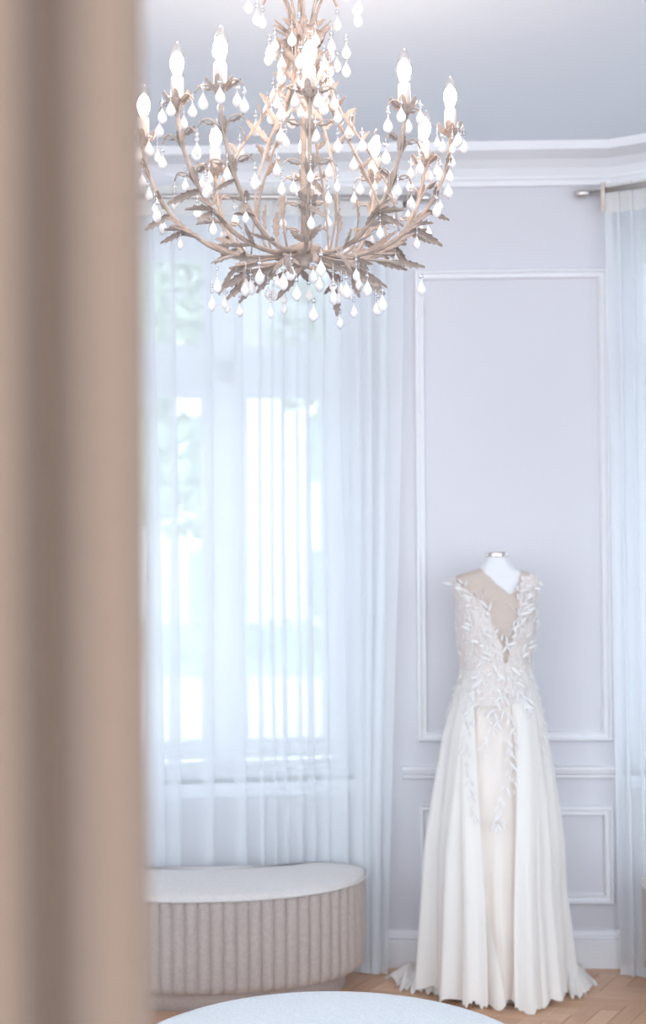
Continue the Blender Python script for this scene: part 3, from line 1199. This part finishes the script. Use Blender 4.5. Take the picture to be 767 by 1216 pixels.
def frame(p, d, up):
    d = d.normalized()
    s = d.cross(up)
    if s.length < 1e-3:
        s = d.cross(Vector((1, 0, 0)))
    s.normalize()
    n = s.cross(d).normalized()
    return Matrix(((s.x, d.x, n.x, p.x), (s.y, d.y, n.y, p.y), (s.z, d.z, n.z, p.z), (0, 0, 0, 1)))


def leaf(p, d, up, parent, size=1.0, which=None, name='leaf'):
    me = leafs[crng.randrange(3)] if which is None else (petal_cup if which == 'cup' else leafs[which])
    link(name, me, parent, mtx=frame(L(p), d, up) @ Matrix.Scale(size, 4))


# drop: bead, link wire and milky tear; origin at the hook
def drop_mesh(l, wd_):
    mb = MB()
    pr = []
    for i in range(11):
        t = i / 10
        pr.append((wd_ * (math.sin(PI * t ** 1.55) ** 0.85 if 0 < t < 1 else 0.0), -t * l))
    return mb.lathe(pr, 12)


def shift(mb, dzv):
    mb.v = [(x, y, z + dzv) for x, y, z in mb.v]
    return mb


big = shift(drop_mesh(0.039, 0.0108), -0.022).tube([(0, 0, 0), (0, 0, -0.0235)], 0.0007, 4, False).mesh('pendant', M['milk'])
small = shift(drop_mesh(0.033, 0.0085), -0.030).tube([(0, 0, 0), (0, 0, -0.0315)], 0.0007, 4, False).mesh('pendant', M['milk'])
bead = shift(MB().lathe([(0.0, -0.007), (0.0042, -0.0055), (0.0062, 0), (0.0042, 0.0055), (0.0, 0.007)], 10), -0.013).mesh('bead', M['crystal'])
beads = shift(MB().lathe([(0.0, -0.005), (0.003, -0.0035), (0.0042, 0), (0.003, 0.0035), (0.0, 0.005)], 8), -0.012)
beads = shift(MB().lathe([(0.0, -0.005), (0.003, -0.0035), (0.0042, 0), (0.003, 0.0035), (0.0, 0.005)], 8), -0.023).add(beads.v, beads.f).mesh('bead', M['crystal'])
n_p = 0


def pendant(p, kind=None, s=1.0):
    global n_p
    n_p += 1
    k = kind if kind is not None else crng.choice((0, 0, 1))
    o = link('pendant', (big, small)[k], ch, mtx=Matrix.Translation(L(p)) @ Matrix.Rotation(crng.uniform(0, 6), 4, 'Z') @ Matrix.Scale(s, 4))
    link('bead', (bead, beads)[k], o)


# centre: hub, stem, crown, canopy
mb = MB()
mb.lathe([(0.0, 2.296), (0.010, 2.298), (0.014, 2.306), (0.010, 2.313), (0.036, 2.317), (0.045, 2.324), (0.045, 2.342), (0.038, 2.348), (0.012, 2.352), (0.012, 2.37)], 24, (0, 0, -ZC))
mb.obj('hub', M['iron'], ch)
mb = MB()
mb.tube([L((0, 0, 2.35)), L((0, 0, 2.90))], 0.0075, 10)
mb.obj('stem', M['iron'], ch)
mb = MB()
mb.lathe([(0.030, 2.846), (0.040, 2.85), (0.042, 2.862), (0.036, 2.87), (0.012, 2.874)], 24, (0, 0, -ZC))
mb.obj('crown_ring', M['iron'], ch)
mb = MB()
mb.tube([L((0, 0, 2.87)), L((0, 0, 3.13))], 0.005, 8)
mb.obj('rod', M['iron'], ch)
mb = MB()
mb.lathe([(0.012, 3.095), (0.030, 3.105), (0.055, 3.13), (0.060, 3.15)], 24, (0, 0, -ZC))
mb.obj('ceiling_canopy', M['iron'], ch)

bulb_g = MB().lathe([(0.009, 0.0), (0.0135, 0.008), (0.0185, 0.024), (0.0190, 0.036), (0.0165, 0.052), (0.0110, 0.066), (0.0050, 0.077), (0.0, 0.082)], 18).mesh('bulb', M['bulbglass'])
core_g = MB().lathe([(0.0, 0.004), (0.009, 0.009), (0.0150, 0.024), (0.0150, 0.036), (0.0100, 0.048), (0.004, 0.055), (0.0, 0.056)], 14).mesh('filament', M['filament'])
sleeve_g = MB().lathe([(0.0135, 0.0), (0.0142, 0.002), (0.0142, 0.047), (0.0125, 0.050), (0.010, 0.051)], 16).mesh('candle_sleeve', M['sleeve'])
cup_g = MB().lathe([(0.004, -0.014), (0.009, -0.010), (0.016, -0.003), (0.022, 0.002), (0.021, 0.004), (0.012, 0.003)], 16).mesh('drip_cup', M['leaf'])

# the ten arms: direction, reach of the candle, height of the cup
ARMS = [(-90, .383, 2.606), (-46, .380, 2.612), (-25, .405, 2.607), (3, .340, 2.606), (47, .312, 2.612), (86, .350, 2.614), (125, .371, 2.610), (153, .400, 2.606), (180, .365, 2.608), (221, .355, 2.607)]
for ai, (deg, R_, zc) in enumerate(ARMS):
    th = math.radians(deg)
    k = R_ / 0.38
    ctrl = [pol(0.035, th, 2.332), pol(0.11 * k, th, 2.322), pol(0.21 * k, th, 2.345), pol(0.305 * k, th, 2.415), pol(0.358 * k, th, 2.50), pol(0.376 * k, th, 2.56), pol(R_, th, zc - 0.012)]
    P = spline(ctrl, 6)
    nP = len(P)
    arm = MB().tube([L(p) for p in P], [0.0062 - 0.0022 * i / nP + (0.0012 if i % 9 == 4 else 0) for i in range(nP)], 8).obj('arm', M['iron'], ch)
    # cup, candle and bulb
    cp = pol(R_, th, zc)
    cup = link('drip_cup', cup_g, ch, loc=L(cp))
    for q in range(6):
        a = q * PI / 3 + ai
        d = Vector((math.sin(a), -math.cos(a), 0.62))
        o = link('cup_petal', petal_cup, cup, mtx=frame(Vector((math.sin(a), -math.cos(a), 0)) * 0.008 + Vector((0, 0, -0.006)), d, Vector((math.sin(a), -math.cos(a), -1.2)) * -1) @ Matrix.Scale(0.92, 4))
    sl = link('candle_sleeve', sleeve_g, ch, loc=L(cp + Vector((0, 0, 0.003))))
    lean = Matrix.Rotation(crng.uniform(-0.06, 0.10), 4, 'Y')
    link('bulb', bulb_g, sl, mtx=Matrix.Translation((0, 0, 0.0515)) @ lean)
    link('filament', core_g, sl, mtx=Matrix.Translation((0, 0, 0.0515)) @ lean)
    for q in range(4):
        a = th + q * PI / 2 + 0.5
        pendant(cp + pol(0.036, a, 0.014), 0 if q != 2 else 1, crng.uniform(0.88, 1.05))
    # leaf pairs and twigs along the arm
    tang = lambda i: (P[min(i + 1, nP - 1)] - P[max(i - 1, 0)]).normalized()
    side = Vector((math.cos(th), math.sin(th), 0))
    for i, sz, prs in ((nP - 21, 0.95, 0.55), (14, 1.1, 0.4), (9, 1.0, 0.5)):
        t = tang(i)
        nrm = side.cross(t).normalized()
        for sd in (-1, 1):
            d = t * 0.8 + side * sd * 0.75 * prs + Vector((0, 0, -0.25)) + nrm * crng.uniform(-0.3, 0.2)
            leaf(P[i], d, nrm + side * sd * -0.4 + Vector((crng.uniform(-.5, .5), crng.uniform(0, .9), 0)), arm, sz * crng.uniform(0.85, 1.15) * (0.72 if math.cos(th) > 0.85 else 1.0), 2 if i < 14 else 0)
    # drooping leaves under the bowl
    for i, f in ((16, 0.35), (19, -0.4)):
        d = pol(0.85, th, -0.30) + side * f
        leaf(P[i], d, Vector((crng.uniform(-.6, .6), 0.8, 1)), arm, crng.uniform(0.8, 1.0), 2)
        if i == 17:
            pendant(P[i] + d.normalized() * 0.078 - Vector((0, 0, 0.012)), 1, 1.0)
    # paired twigs that curl outwards, leafed, each holding a drop
    for i in (nP - 6, nP - 13, nP - 18):
        for sd in (-1, 1):
            t = tang(i)
            a0 = P[i]
            out = side * sd
            c3 = [a0, a0 + t * 0.020 + out * 0.006, a0 + t * 0.042 + out * 0.022 + Vector((0, 0, 0.004)), a0 + t * 0.046 + out * 0.044 + Vector((0, 0, 0.004)), a0 + t * 0.040 + out * 0.060 - Vector((0, 0, 0.004))]
            tw = spline(c3, 4)
            link('twig', MB().tube([L(p) for p in tw], [0.0030 - 0.0012 * q / len(tw) for q in range(len(tw))], 5).mesh('twig', M['iron']), arm)
            leaf(tw[7], tw[-1] - tw[7], Vector((0, 0, 1)), arm, 0.66, 1)
            leaf(tw[3], tw[6] - tw[2] + t * 0.02, Vector((0, 0, 1)) - out * 0.5, arm, 0.55, 0)
            if crng.random() < 0.75:
                pendant(tw[-1] + Vector((0, 0, -0.002)), 0 if crng.random() < .8 else 1, crng.uniform(0.9, 1.05))
    # drops below the outer bend
    for i in (nP - 14, nP - 20):
        pendant(P[i] - Vector((0, 0, 0.006)) + side * crng.uniform(-0.02, 0.02), 1, crng.uniform(0.9, 1.1))

# upper cage: eight leafy strands from the crown down to the arms
for si in range(7):
    th = math.radians((-72, -28, 20, 74, 118, 165, 216)[si])
    P = spline([pol(0.036, th, 2.862), pol(0.034, th, 2.80), pol(0.050, th, 2.735), pol(0.105, th, 2.645), pol(0.165, th, 2.555), pol(0.215, th, 2.455), pol(0.232, th, 2.37)], 6)
    nP = len(P)
    st = MB().tube([L(p) for p in P], [0.0052 - 0.0030 * q / nP for q in range(nP)], 7).obj('cage_strand', M['iron'], ch)
    side = Vector((math.cos(th), math.sin(th), 0))
    for i in range(2, nP - 9, 2):
        t = -(P[min(i + 1, nP - 1)] - P[max(i - 1, 0)]).normalized()
        sd = 1 if (i // 2) % 2 else -1
        leaf(P[i], t * 0.8 + side * sd * 0.55 + pol(1, th, 0) * 0.5, pol(1, th, 0.2), st, crng.uniform(0.55, 0.8))
    for i in (4, 7, 10, 13, 16, 20):
        sd = crng.choice((-1, 1))
        pendant(P[i] + side * sd * 0.024 + pol(0.026, th, -0.002), 0, crng.uniform(0.95, 1.1))

# crown of leaves and upward branches
for si in range(8):
    th = math.radians(si * 45 + 5)
    P = spline([pol(0.030, th, 2.866), pol(0.034, th, 2.91), pol(0.060, th, 2.965), pol(0.105, th, 2.985), pol(0.130, th, 2.965)], 5)
    br = MB().tube([L(p) for p in P], 0.0035, 6).obj('crown_branch', M['iron'], ch)
    leaf(pol(0.036, th, 2.855), pol(0.6, th, 0.9), pol(1, th, -0.6), br, 0.75, 1)
    leaf(pol(0.036, th + 0.35, 2.86), pol(0.9, th + 0.35, 0.35), pol(0.3, th, 1), br, 0.62, 0)
    leaf(P[11], P[14] - P[11], Vector((0, 0, 1)), br, 0.7, 1)
    if si != 0:
        pendant(P[-1], 0)
    pendant(pol(0.072, th + 0.35, 2.865), 0)
    if si % 2 == 0:
        pendant(pol(0.085, th + 0.2, 2.835), 0)

# hub sprigs: curled twigs with upright leaf tips, and a skirt of leaves below
for si in range(9):
    th = math.radians(si * 40 + 12)
    r1 = crng.uniform(0.07, 0.12)
    P = spline([pol(0.030, th, 2.330), pol(0.07, th, 2.322), pol(r1, th, 2.345), pol(r1 + 0.012, th, 2.395)], 5)
    tw = MB().tube([L(p) for p in P], 0.0032, 6).obj('hub_twig', M['iron'], ch)
    leaf(P[-1], Vector((0, 0, 1)) + pol(0.2, th, 0), pol(-1, th, 0), tw, crng.uniform(0.75, 1.0), 0)
for si in range(13):
    th = math.radians(si * 360 / 13 + 8 + crng.uniform(-8, 8))
    r1 = crng.uniform(0.12, 0.26)
    z1 = 2.295 + 0.10 * (r1 - 0.10) + crng.uniform(-0.036, 0.008)
    P = spline([pol(0.034, th, 2.324), pol(r1 * 0.55, th + 0.1, 2.306), pol(r1, th + 0.25, z1)], 6)
    tw = MB().tube([L(p) for p in P], 0.0032, 6).obj('hub_twig', M['iron'], ch)
    d = (P[-1] - P[-3]).normalized()
    side = d.cross(Vector((0, 0, 1))).normalized()
    leaf(P[-2], d + Vector((0, 0, crng.uniform(-0.6, 0.15))), Vector((crng.uniform(-.9, .9), crng.uniform(0.2, 1.3), 1)), tw, crng.uniform(0.9, 1.15), 2)
    for q, f in ((6, 0.6), (9, -0.6)):
        leaf(P[q], d + side * f + Vector((0, 0, crng.uniform(-0.6, 0.1))), Vector((crng.uniform(-.9, .9), crng.uniform(0.2, 1.3), 1)), tw, crng.uniform(0.75, 1.0), 0 if si % 2 else 2)
    pendant(P[-2] + d * 0.07 - Vector((0, 0, 0.018)), crng.choice((0, 1)), crng.uniform(0.95, 1.15))
    pendant(P[7] + side * 0.02 - Vector((0, 0, 0.012)), crng.choice((0, 1)), crng.uniform(0.95, 1.1))
for px, py, Yd, kd in ((372, 350, 3.10, 0), (321, 345, 3.12, 1), (352, 325, 3.05, 0), (420, 345, 3.18, 1), (396, 330, 3.1, 0), (411, 322, 3.05, 0), (291, 320, 3.1, 0), (300, 318, 3.2, 1), (345, 300, 3.0, 0), (381, 295, 2.98, 0), (379, 315, 3.12, 0), (436, 320, 3.1, 0), (308, 305, 3.0, 0)):
    p = at(px, py, Yd)
    pendant(Vector((p.x - CH.x, p.y - CH.y, p.z)), kd, 1.05)
for px, py, Yd, kd in ((305, 0, 3.1, 0), (425, 2, 3.12, 0), (426, -12, 3.3, 0), (320, 40, 3.15, 0), (327, 42, 3.3, 0), (411, 40, 3.15, 0), (411, 62, 3.16, 0)):
    p = at(px, py, Yd)
    pendant(Vector((p.x - CH.x, p.y - CH.y, p.z)), kd, 1.0)

# ------------------------------------------------------------------ outside the windows
MB().box((-40, 6.4, -1.2), (40, 60, -1.0)).obj('ground', M['paving'], kind='structure', smooth=False)


def leaf_cloud(centres, n, size, seed):
    rg = random.Random(seed)
    mb = MB()
    for i in range(n):
        c0, r = rg.choice(centres)
        u = Vector((rg.gauss(0, 1), rg.gauss(0, 1), rg.gauss(0, 1))).normalized() * rg.uniform(0.2, 1) ** 0.5
        c = Vector((c0[0] + u.x * r[0], c0[1] + u.y * r[1], c0[2] + u.z * r[2]))
        a = Vector((rg.gauss(0, 1), rg.gauss(0, 1), rg.gauss(0, 1))).normalized() * size
        b = a.cross(Vector((rg.gauss(0, 1), rg.gauss(0, 1), rg.gauss(0, 1)))).normalized() * size * 0.6
        mb.add([c - a, c + b, c + a, c - b], [(0, 1, 2, 3)])
    return mb


def tree(x, y, h, cr_, label, seed):
    rg = random.Random(seed)
    t = thing('tree', label, 'tree', (x, y, -1.0), 0, 'trees outside the left window')
    MB().tube([(0, 0, 0), (0.05, 0, h * 0.3), (0.0, 0.05, h * 0.55), (0.1, 0, h * 0.85)], [0.16, 0.12, 0.09, 0.03], 8).obj('trunk', M['bark'], t)
    cl_ = [((rg.uniform(-1, 1) * cr_ * 0.7, rg.uniform(-0.6, 0.6) * cr_, h * rg.uniform(0.46, 0.92)), (cr_ * 0.42, cr_ * 0.42, h * 0.10)) for _ in range(14)]
    for c0, r in cl_[:6]:
        MB().tube([(0, 0, h * 0.4), (c0[0] * 0.5, c0[1] * 0.5, (h * 0.4 + c0[2]) / 2 + 0.1), c0], [0.06, 0.04, 0.015], 6).obj('branch', M['bark'], t)
    cw = leaf_cloud(cl_, 2600, 0.13, seed).obj('crown', M['leafage'], t)
    cw['kind'] = 'stuff'


tree(-2.3, 14.5, 7.0, 1.45, 'leafy tree outside, seen blurred through the left pane', 1)
tree(0.9, 17.5, 8.2, 1.55, 'leafy tree outside, seen blurred through the right pane of the left window', 2)
hg = thing('hedge', 'low clipped hedge far outside the left window', 'hedge', (-1.2, 26.5, -1.0))
MB().box((-4.0, -0.3, 0), (4.0, 0.3, 0.9)).obj('hedge_body', M['leafage'], hg, False)
hc = leaf_cloud([((x * 0.5, 0, 0.55), (0.5, 0.42, 0.55)) for x in range(-8, 9)], 2200, 0.10, 9).obj('hedge_leaves', M['leafage'], hg)
hc['kind'] = 'stuff'
hs = thing('house', 'pale house across the street, dimly seen through the left window', 'house', (-1.2, 30, -1.0))
MB().box((-6, 0, 0), (6, 6, 6.6)).obj('house_wall', M['render'], hs, False)
mb = MB()
mb.add([(-6.3, -0.3, 6.6), (6.3, -0.3, 6.6), (6.3, 6.3, 6.6), (-6.3, 6.3, 6.6), (-6.3, 3, 9), (6.3, 3, 9)], [(0, 1, 5, 4), (2, 3, 4, 5), (1, 2, 5), (3, 0, 4), (0, 3, 2, 1)])
mb.obj('roof', M['roof'], hs, False)
for x in (-4.5, -1.8, 0.9, 3.6):
    for z in (0.9, 3.9):
        hw = MB().box((x, -0.04, z), (x + 1.1, 0.02, z + 1.5)).obj('house_window', M['darkglass'], hs, False)
        mb = MB()
        for a, b in (((x - 0.06, z - 0.06), (x, z + 1.56)), ((x + 1.1, z - 0.06), (x + 1.16, z + 1.56)), ((x, z - 0.06), (x + 1.1, z)), ((x, z + 1.5), (x + 1.1, z + 1.56)), ((x + 0.52, z), (x + 0.58, z + 1.5))):
            mb.box((a[0], -0.08, a[1]), (b[0], 0.0, b[1]))
        mb.obj('house_window_frame', M['frame'], hw, False)
